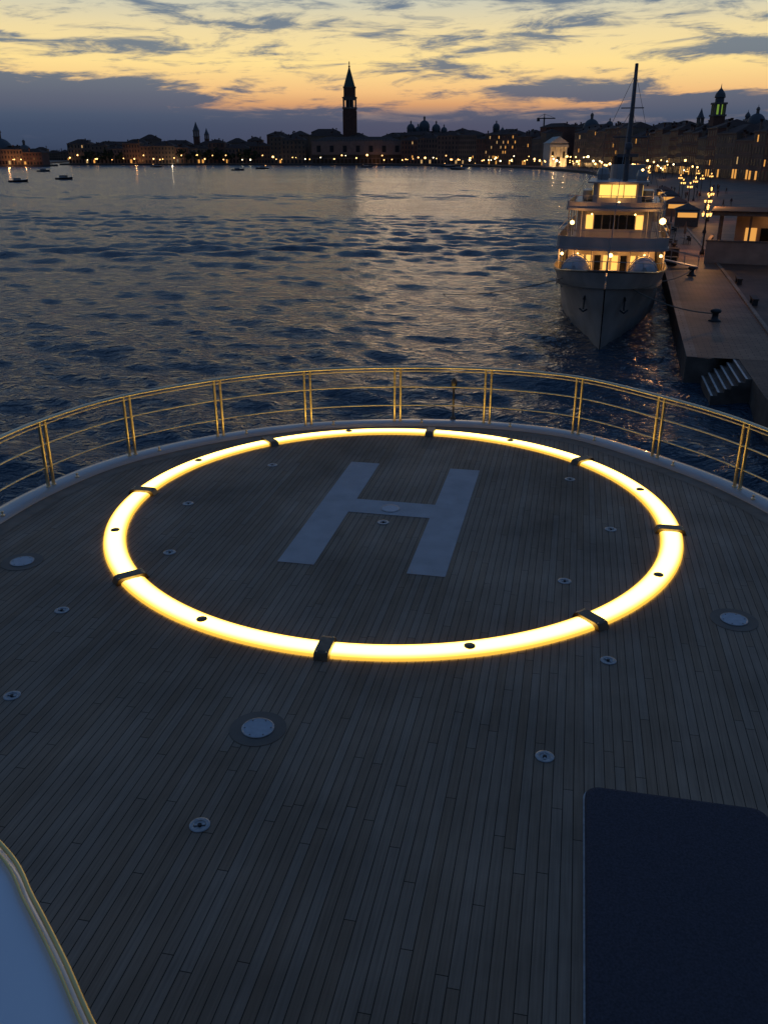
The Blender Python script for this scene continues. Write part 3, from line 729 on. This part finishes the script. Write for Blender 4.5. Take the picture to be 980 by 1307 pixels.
dp.box(0,L0,0.0,40,8.5,20.5,0,T); dp.box(0,L0,4.5,40,0,8.49,4,T)
for i in range(24):
    x=i*L0/23; dp.box(x-0.5,x+0.5,0.2,1.2,0,4.2,1,T)
dp.box(-0.2,L0+0.2,0.0,4.4,4.2,4.9,1,T)
for i in range(47):
    x=i*L0/46; dp.box(x-0.25,x+0.25,0.2,0.8,4.9,8.0,1,T)
dp.box(-0.2,L0+0.2,-0.1,4.4,8.0,8.49,1,T)
for i in range(7):
    x=7+i*13; dp.prism([(x-2,-0.12),(x+2,-0.12),(x+2,-0.01),(x-2,-0.01)],10.5,16.5,2,T)
for i in range(60):
    x=i*L0/59; dp.box(x-0.35,x+0.35,-0.1,0.4,20.5,21.8,1,T); dp.lathe([(0.35,21.8),(0,22.8)],4,1,T@Matrix.Translation((x,0.15,0)))
dp.add([(1,1,20.51),(L0-1,1,20.51),(L0-1,39,20.51),(1,39,20.51),(14,20,25),(L0-14,20,25)],[(0,1,5,4),(1,2,5),(2,3,4,5),(3,0,4)],3,T)
dp.build('doges_palace',[mat('pink_marble',(0.24,0.17,0.14),0.7,var=0.15,scale=0.3),TRIM,CWD,ROOF,mat('arcade_wall',(0.12,0.09,0.06),0.8)])
BRICK=mat('campanile_brick',(0.17,0.075,0.05),0.85,var=0.2,scale=0.4)
cp=MB(); T=Matrix.Translation((-35.7,1000,QZ)); hw=6.8
cp.box(-hw,hw,-hw,hw,0,52,0,T)
for i in range(5):
    x=-hw+1.0+i*(2*hw-2)/4
    for (x0,x1,y0,y1) in ((x-0.6,x+0.6,-hw-0.4,-hw-0.003),(x-0.6,x+0.6,hw+0.003,hw+0.4)): cp.box(x0,x1,y0,y1,3,50,0,T)
    cp.box(-hw-0.4,-hw-0.003,x-0.6,x+0.6,3,50,0,T); cp.box(hw+0.003,hw+0.4,x-0.6,x+0.6,3,50,0,T)
cp.box(-7.5,7.5,-7.5,7.5,52,53.6,1,T)
for sx in range(5):
    for sy in range(5):
        if sx in(0,4) or sy in (0,4):
            x=-6.2+sx*3.1; y=-6.2+sy*3.1; cp.box(x-0.75,x+0.75,y-0.75,y+0.75,53.6,60.5,1,T)
cp.box(-3.4,3.4,-3.4,3.4,53.6,60.5,0,T)
cp.box(-7.0,7.0,-7.0,7.0,60.5,62.4,1,T); cp.box(-7.6,7.6,-7.6,7.6,62.4,63.2,1,T)
cp.box(-6.0,6.0,-6.0,6.0,63.2,72.0,0,T); cp.box(-6.6,6.6,-6.6,6.6,72.0,72.9,1,T)
for i in range(10):
    for s2 in (-1,1):
        t=-5.9+i*1.31; cp.box(t-0.2,t+0.2,s2*6.9-0.2,s2*6.9+0.2,63.2,64.5,1,T)
cp.add([(-5.8,-5.8,72.9),(5.8,-5.8,72.9),(5.8,5.8,72.9),(-5.8,5.8,72.9),(0,0,93)],[(0,1,4),(1,2,4),(2,3,4),(3,0,4)],2,T)
cp.lathe([(0.9,91.2),(1.0,92.2),(0.3,93),(0.5,94),(0.55,95.4),(0.2,96.6),(0,96.8)],8,1,T)
cp.build('campanile_bell_tower',[BRICK,TRIM,mat('copper_green',(0.07,0.11,0.09),0.7)])
DOME=mat('lead_dome',(0.09,0.10,0.11),0.6,detail=1)
def dome(x,y,ztop,r,name='church_dome',lit=None):
    b=MB(); zb=ztop-r*2.1; T=Matrix.Translation((x,y,0))
    b.lathe([(r*0.92,QZ),(r*0.92,zb),(r*1.0,zb),(r*1.0,zb+r*0.12),(r*0.96,zb+r*0.13)]+[(r*0.98*math.cos(a*math.pi/16),zb+r*0.13+r*1.12*math.sin(a*math.pi/16)) for a in range(8)]+[(r*0.16,zb+r*1.25)],24,0,T)
    b.lathe([(r*0.17,zb+r*1.24),(r*0.17,zb+r*1.6),(r*0.24,zb+r*1.62),(r*0.12,zb+r*1.85),(0.12,zb+r*1.9),(0.1,ztop),(0,ztop)],10,1,T)
    for k in range(12):
        a=k*math.pi/6; T2=T@Matrix.Rotation(a,4,'Z'); b.box(r*0.90,r*0.95,-r*0.07,r*0.07,zb-r*0.55,zb-r*0.15,2,T2)
    b.build(name,[DOME,TRIM,CWD if lit is None else lit],smooth=False)
def wx(u,d): return (u-490)/1203*d
def wz(v,d): return 4.7+(194-v)*d/1310
for u,v,r in ((524,153,4.5),(541,147,6.0),(556,153,4.8),(533,157,4),(566,158,3.6)): dome(wx(u,1030),1030,wz(v,1030),r,'basilica_dome')
dome(wx(632,950),950,wz(153,950),3.6); dome(wx(752,860),860,wz(142,860),7.5); dome(wx(960,520),520,wz(134,520),5.0); dome(wx(775,900),900,wz(150,900),3.5)
dome(-366,900,wz(160,900),13,'basilica_dome',lit=CWL); dome(-345,905,wz(176,905),7,'basilica_dome',lit=CWL)
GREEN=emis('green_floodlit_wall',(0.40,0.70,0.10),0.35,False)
def tower(x,y,ztop,hw,name='bell_tower',green=False,onion=False):
    b=MB(); T=Matrix.Translation((x,y,0))
    zb=ztop-hw*5.2
    b.box(-hw,hw,-hw,hw,QZ,zb,0,T); b.box(-hw*1.15,hw*1.15,-hw*1.15,hw*1.15,zb,zb+hw*0.3,1,T)
    for sx in (-1,0,1):
        for sy in (-1,0,1):
            if sx or sy: b.box(sx*hw*0.8-hw*0.17,sx*hw*0.8+hw*0.17,sy*hw*0.8-hw*0.17,sy*hw*0.8+hw*0.17,zb+hw*0.3,zb+hw*1.9,1,T)
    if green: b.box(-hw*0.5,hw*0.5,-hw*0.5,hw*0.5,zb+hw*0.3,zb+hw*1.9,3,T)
    b.box(-hw*1.1,hw*1.1,-hw*1.1,hw*1.1,zb+hw*1.9,zb+hw*2.2,1,T)
    if onion: b.lathe([(hw*0.75,zb+hw*2.2),(hw*0.75,zb+hw*2.9),(hw*0.95,zb+hw*3.0),(hw*0.8,zb+hw*3.6),(hw*0.35,zb+hw*4.2),(hw*0.1,zb+hw*4.5),(0.05,ztop)],12,2,T)
    else: b.lathe([(hw*1.2,zb+hw*2.2),(hw*0.5,zb+hw*3.8),(0.06,ztop)],8,2,T)
    b.build(name,[BRICK,TRIM,DOME,GREEN])
tower(wx(252,1010),1010,wz(155,1010),2.9); tower(wx(265,1030),1030,wz(163,1030),2.2); tower(wx(910,500),500,wz(108,500),3.0,green=True,onion=True)
tower(wx(889,620),620,wz(138,620),1.9); tower(wx(640,1000),1000,wz(160,1000),2.5,onion=True); tower(wx(948,700),700,wz(140,700),2.2,onion=True)
ch=MB(); cx,cy=138.5,748; T=Matrix.Translation((cx-7,cy,QZ))
CHW=mat('church_marble',(0.62,0.58,0.50),0.7)
ch.box(0,14,0,30,0,17,0,T)
for x in (0.8,4.8,9.2,13.2): ch.lathe([(0.9,0),(0.75,0.6),(0.65,13),(1.0,14)],12,0,T@Matrix.Translation((x,-0.9,0)))
ch.box(-0.5,14.5,-1.8,-0.003,14,16,0,T); ch.add([(-0.6,-1.9,17.003),(14.6,-1.9,17.003),(7,-1.9,22),(-0.6,30,17.003),(14.6,30,17.003),(7,30,22)],[(0,1,2),(3,5,4),(0,2,5,3),(1,4,5,2)],0,T)
ch.box(5.7,8.3,-0.15,-0.005,0,7,1,T)
for x in (2.6,11.4): ch.box(x-0.8,x+0.8,-0.12,-0.005,6,11,1,T)
ch.build('church',[CHW,CWD])
for i in (-4,4): plight('church_floodlight',(cx+i,cy-6,QZ+2),2400,(1,0.58,0.22),0.5)
cr=MB(); x,y=wx(692,1050),1050; zt=wz(150,1050)
cr.box(x-0.7,x+0.7,y-0.7,y+0.7,QZ,zt); cr.box(x-8,x+12,y-0.5,y+0.5,zt-1.5,zt-0.4); cr.box(x-8,x-5,y-0.8,y+0.8,zt-4,zt-1.5); cr.tube([(x,y,zt+3.5),(x+11,y,zt-0.4)],0.15,4); cr.tube([(x,y,zt+3.5),(x-7,y,zt-0.4)],0.15,4); cr.box(x-0.4,x+0.4,y-0.4,y+0.4,zt,zt+3.6)
cr.build('tower_crane',[IRON])
s=-308
for i in range(9):
    wd=R.uniform(10,22); building((s-wd,848+i*3),(s,848+i*3-2),14,R.uniform(8,13) if i else 10,3,wm=i,shop=0.15,lit=0.03); s-=wd+0.4
for u in (172,218): plight('facade_floodlight',(wx(u,945),945,QZ+3),1500,(1,0.45,0.15) if u==172 else (1,0.8,0.5),0.4)
for u,d,p in ((8,840,2500),(30,838,800),(480,930,600),(610,890,900),(650,880,900)): plight('facade_floodlight',(wx(u,d),d,QZ+4),p,(1,0.45,0.16),0.4)

LEAF=mat('foliage',(0.035,0.05,0.02),0.9,var=0.5,scale=0.4,detail=1); BARK=mat('bark',(0.06,0.045,0.03),0.9,detail=1)
def trees(name,spots):
    t=MB(); rr=random.Random(5)
    for (x,y,h) in spots:
        t.lathe([(0.35,QZ),(0.22,QZ+h*0.45),(0.08,QZ+h*0.8)],6,1,Matrix.Translation((x,y,0)))
        for c in range(9):
            cx=x+rr.gauss(0,h*0.22); cy=y+rr.gauss(0,h*0.22); cz=QZ+h*rr.uniform(0.4,0.92); rad=h*rr.uniform(0.10,0.2)
            for k in range(46):
                v=Vector((rr.gauss(0,1),rr.gauss(0,1),rr.gauss(0,1))).normalized()*rad*rr.uniform(0.5,1.1); p=Vector((cx,cy,cz))+v
                a=Vector((rr.uniform(-1,1),rr.uniform(-1,1),rr.uniform(-1,1))).normalized()*h*0.045; b=a.cross(Vector((rr.uniform(-1,1),1,rr.uniform(-1,1)))).normalized()*h*0.04
                t.face([p-a,p+b,p+a,p-b],0)
    t.build(name,[LEAF,BARK])
rt=random.Random(11)
trees('distant_trees',[(wx(u,945)+rt.uniform(-2,2),944+rt.uniform(-3,3),rt.uniform(9,14)) for u in list(range(235,330,9))+list(range(105,160,12))])

# lamps along the shore
LB=emis('shore_lamp',(1.0,0.52,0.16),6.5,False); LB2=emis('shore_lamp_white',(1.0,0.78,0.42),9,False)
wl=[Vector(p) for p in we[8:18]]; warc=[0]
for i in range(1,len(wl)): warc.append(warc[-1]+(wl[i]-wl[i-1]).length)
def wat(s,off=0):
    for i in range(1,len(wl)):
        if warc[i]>=s:
            d=(wl[i]-wl[i-1]).normalized(); p=wl[i-1].lerp(wl[i],(s-warc[i-1])/(warc[i]-warc[i-1])); n=Vector((d.y,-d.x)); return p+n*off
    return wl[-1]
def sphere(mbd,x,y,z,r,mi): mbd.lathe([(r*0.05,-r),(r*0.75,-r*0.65),(r,0),(r*0.75,r*0.65),(r*0.05,r)],8,mi,Matrix.Translation((x,y,z)))
dl=MB(); rr=random.Random(21)
s=150
while s<warc[-1]:
    p=wat(s,rr.uniform(3,22)); dist=p.length
    r=0.12+dist*0.00045*rr.choice([0.5,0.7,0.9,1.2,1.9])
    h=rr.choice([3.0,3.6,4.2,4.6,5.2,7.0])
    dl.tube([(p.x,p.y,QZ),(p.x,p.y,QZ+h)],0.08,5,2); sphere(dl,p.x,p.y,QZ+h+r,r,0 if rr.random()<0.8 else 1)
    s+=rr.uniform(2.5,9.0) if p.x>20 else rr.uniform(3,13)
for i in range(16):
    x=-310-rr.uniform(0,160); dl.tube([(x,840,QZ),(x,840,QZ+4)],0.08,5,2); sphere(dl,x,840,QZ+4.4,rr.uniform(0.3,0.6),0)
dl.build('distant_street_lamps',[LB,LB2,IRON])
LG=emis('lantern_glass',(1.0,0.50,0.13),3.0,False)
def street_lamp(x,y,h=4.6,power=160):
    e=empty('street_lamp',(x,y,QZ))
    b=MB(); b.lathe([(0.28,0),(0.28,0.25),(0.14,0.5),(0.09,0.9),(0.07,h-0.9),(0.10,h-0.8),(0.05,h-0.5),(0.04,h)],10,0)
    g=MB()
    arms=[(0,0,h+0.1)]
    for a in (0.3,0.3+2.09,0.3+4.19):
        ax,ay=0.45*math.cos(a),0.45*math.sin(a); b.tube([(0,0,h-0.85),(ax*0.5,ay*0.5,h-0.95),(ax,ay,h-0.65)],0.03,5); arms.append((ax,ay,h-0.6))
    for ax,ay,az_ in arms:
        g.lathe([(0.08,0),(0.15,0.32),(0.16,0.34)],6,0,Matrix.Translation((ax,ay,az_)))
        b.lathe([(0.19,0.345),(0.08,0.48),(0.02,0.56)],6,0,Matrix.Translation((ax,ay,az_)))
    b.build('post',[IRON],e); g.build('lanterns',[LG],e)
    if power: plight('lamp_light',(0,0,h+0.9),power,(1,0.44,0.12),0.25,e)
for x,y,p in [(35.2,100,900),(45,128,0),(53,150,800),(60,182,0),(72,215,700),(66,205,0),(82,240,0),(92,262,500),(101,300,0),(88,310,350),(78,245,0),(107,330,0),(120,400,350),(130,480,0)]:
    street_lamp(x,y,4.6,p)

# ------------------------------------------------------------------ waterfront pavilion
pv=empty('waterfront_pavilion',(32.8,92.3,QZ),(0,0,math.radians(-22)))
PW=mat('pavilion_render',(0.42,0.30,0.23),0.8,var=0.2,scale=0.7)
b=MB()
b.box(0,14,0,0.3,0,2.1,0); b.box(0,0.3,0.31,9,0,2.1,0); b.box(-0.08,14.08,-0.08,0.38,2.103,2.25,1)
for x in (0.9,3.8,6.7,9.6,12.5): b.box(x,x+0.22,1.6,1.82,0,4.55,1); b.box(x,x+0.22,7.5,7.72,0,4.55,1)
b.box(0.2,14,0.9,8.6,4.55,4.9,1); b.box(0.0,14.2,0.7,8.8,4.903,5.02,2)
b.box(2.5,14,4.5,7.4,0,4.5,0)
b.box(3.5,4.6,4.42,4.498,0.9,3.2,3); b.box(7,10,4.42,4.498,0.9,3.2,4); b.box(5,6,4.42,4.498,0.9,3.2,4)
for i in range(3): b.lathe([(0.03,0.7),(0.55,0.72),(0.55,0.76),(0,0.76)],10,2,Matrix.Translation((2+i*3.4,2.6,0)))
b.build('shell',[PW,TRIM,ROOF,CWL,DWIN],pv)
plight('pavilion_light',(6,3,4.0),22,(1,0.55,0.22),0.2,pv)
AWN=mat('awning_canvas',(0.12,0.10,0.09),0.85,var=0.2,scale=2)
KP=mat('kiosk_panel',(0.14,0.11,0.09),0.7)
for (x,y) in ((31.5,112),(44.5,140),(50,163),(57,190),(63,214)):
    kk=empty('market_kiosk',(x,y,QZ),(0,0,math.radians(-15)))
    b=MB(); b.box(0,3.4,0,2.4,0,2.4,0); b.box(0.3,3.1,-0.04,-0.003,1.3,2.0,1)
    b.add([(-0.3,-0.3,2.403),(3.7,-0.3,2.403),(3.7,2.7,2.403),(-0.3,2.7,2.403),(1.7,1.2,3.3)],[(0,1,4),(1,2,4),(2,3,4),(3,0,4)],2)
    b.face([(0,-0.05,2.35),(3.4,-0.05,2.35),(3.4,-1.3,2.05),(0,-1.3,2.05)],2)
    b.build('shell',[KP,CWL,AWN],kk)
for i,(x,y) in enumerate(((31.2,100),(33.8,108),(36.6,118),(39.5,126),(42,134),(37,112))):
    e=empty('cafe_table',(x,y,QZ)); b=MB()
    b.lathe([(0.3,0),(0.3,0.03),(0.04,0.06),(0.04,0.70),(0.5,0.71),(0.5,0.75),(0,0.75)],14,0)
    b.lathe([(0.03,0.75),(0.03,1.2),(0.16,1.25),(0.10,2.4),(0.02,2.65)],10,1)
    for k in range(3):
        T=Matrix.Rotation(k*2.1+i,4,'Z')@Matrix.Translation((0.95,0,0))
        b.box(-0.2,0.2,-0.2,0.2,0.42,0.46,0,T); b.box(0.18,0.21,-0.2,0.2,0.46,0.88,0,T)
        for sx in (-0.17,0.17):
            for sy in (-0.17,0.17): b.box(sx-0.015,sx+0.015,sy-0.015,sy+0.015,0,0.42,0,T)
    b.build('table_set',[IRON,AWN],e)
CRW=mat('crate_wood',(0.07,0.05,0.035),0.8)
for x,y,s_ in ((28.6,90.5,0.8),(30.6,97,1.0)):
    b=MB(); b.box(-s_,s_,-0.6,0.6,0,0.08,0); b.box(-s_,s_,-0.6,0.6,0.081,s_,0)
    for k in range(5): b.box(-s_-0.03,s_+0.03,-0.63,0.63,0.12+k*s_*0.18,0.12+k*s_*0.18+0.06,1)
    b.build('wooden_crate',[CRW,IRON],loc=(x,y,QZ+0.005),rot=(0,0,-0.4))

# ------------------------------------------------------------------ pedestrians
CL=[mat('clothes_%d'%i,c,0.9,detail=0) for i,c in enumerate([(0.03,0.035,0.05),(0.10,0.03,0.03),(0.06,0.06,0.06),(0.16,0.13,0.10)])]
SK=mat('skin',(0.35,0.22,0.16),0.6)
def person_mesh(idx,ph):
    sw=0.22*ph
    J={'pel':(0,0,0.95),'ch':(0,0.02,1.28),'nk':(0,0.02,1.48),'hd':(0,0.04,1.62),'ht':(0,0.04,1.74),
       'hl':(-0.10,0,0.90),'kl':(-0.10,sw+0.06,0.50),'al':(-0.10,sw-0.03,0.08),'tl':(-0.10,sw+0.13,0.04),
       'hr':(0.10,0,0.90),'kr':(0.10,-sw+0.08,0.50),'ar':(0.10,-sw-0.10,0.10),'tr':(0.10,-sw+0.05,0.04),
       'sl':(-0.19,0.02,1.42),'el':(-0.25,-sw*0.7,1.14),'wl':(-0.25,-sw*0.4+0.08,0.88),
       'sr':(0.19,0.02,1.42),'er':(0.25,sw*0.7,1.14),'wr':(0.25,sw+0.08,0.90)}
    rad={'pel':.15,'ch':.16,'nk':.06,'hd':.10,'ht':.07,'hl':.09,'kl':.065,'al':.045,'tl':.04,'hr':.09,'kr':.065,'ar':.045,'tr':.04,'sl':.065,'el':.048,'wl':.038,'sr':.065,'er':.048,'wr':.038}
    E=[('pel','ch'),('ch','nk'),('nk','hd'),('hd','ht'),('pel','hl'),('hl','kl'),('kl','al'),('al','tl'),('pel','hr'),('hr','kr'),('kr','ar'),('ar','tr'),('ch','sl'),('sl','el'),('el','wl'),('ch','sr'),('sr','er'),('er','wr')]
    ks=list(J); me=bpy.data.meshes.new('pedestrian_body'); me.from_pydata([J[k] for k in ks],[(ks.index(a),ks.index(b)) for a,b in E],[])
    o=bpy.data.objects.new('tmp',me); scene.collection.objects.link(o)
    o.modifiers.new('s','SKIN')
    if len(me.skin_vertices)==0:
        bm=bmesh.new(); bm.from_mesh(me); bm.verts.layers.skin.verify(); bm.to_mesh(me); bm.free()
    for i,k in enumerate(ks):
        me.skin_vertices[0].data[i].radius=(rad[k],rad[k]); me.skin_vertices[0].data[i].use_root=(k=='pel')
    o.modifiers.new('u','SUBSURF').levels=1
    dg=bpy.context.evaluated_depsgraph_get(); dg.update(); nm=bpy.data.meshes.new_from_object(o.evaluated_get(dg))
    bpy.data.objects.remove(o)
    nm.materials.clear(); nm.materials.append(CL[idx%4]); nm.materials.append(SK); nm.materials.append(CL[(idx+2)%4])
    for p in nm.polygons:
        z=p.center.z; p.material_index=1 if z>1.50 else (2 if z<0.9 else 0); p.use_smooth=True
    return nm
PM=[person_mesh(i,ph) for i,ph in enumerate((1.0,-0.9,0.3,0.7))]
rp=random.Random(4)
spots=[]
for i in range(26):
    y=rp.uniform(150,290); spots.append((19.0+0.262*(y-56)+rp.uniform(4,26),y))
spots+=[(33.5,120),(35,122),(38,140),(37,141),(30.8,104),(41,150)]
for x,y in spots:
    o=bpy.data.objects.new('pedestrian',PM[rp.randint(0,3)]); scene.collection.objects.link(o); o.location=(x,y,QZ); o.rotation_euler=(0,0,rp.uniform(0,6.28))

# ------------------------------------------------------------------ small boats
BH=mat('boat_hull_dark',(0.05,0.035,0.03),0.4)
def boat(x,y,rot,L0=9):
    b=MB(); k=L0/9
    xs=[0,1,3,5,7.5,9]; hwd=[0.05,0.6,1.05,1.15,1.1,0.95]; zt=[1.25,1.1,0.9,0.8,0.75,0.75]
    rg=[[(-w_*1.0,s_,z_),(-w_*0.75,s_+0.1,0.0),(-0.0,s_+0.1,-0.25),(w_*0.75,s_+0.1,0.0),(w_,s_,z_)] for s_,w_,z_ in zip(xs,hwd,zt)]
    b.loft(rg,0); b.face([r[0] for r in rg]+[r[4] for r in reversed(rg)],1); b.face(rg[-1],0)
    b.prism([(-0.8,3.2),(0.8,3.2),(0.9,6.6),(-0.9,6.6)],0.8,1.75,1); b.box(-0.95,0.95,3.0,6.8,1.753,1.85,2)
    b.box(-0.82,0.82,3.15,3.19,1.2,1.65,3)
    o=b.build('motorboat',[BH,SHIPW,BH,DWIN],loc=(x,y,WZ),rot=(0,0,rot)); o.scale=(k,k,k)
    if L0>9.5:
        m=MB(); sphere(m,0,6.9,2.1,0.16,0); m.build('stern_light',[LB],o)
boat(wx(88,440),440,1.3); boat(wx(30,405),405,1.9,8); boat(wx(583,800),800,1.4,13); boat(wx(325,720),720,-1.4,10); boat(wx(475,790),790,1.5,10); boat(wx(620,840),840,1.5,12)
boat(wx(310,660),660,1.5,9); boat(wx(575,690),690,-1.5,11); boat(wx(205,800),800,1.5,10); boat(wx(60,620),620,1.4,9)
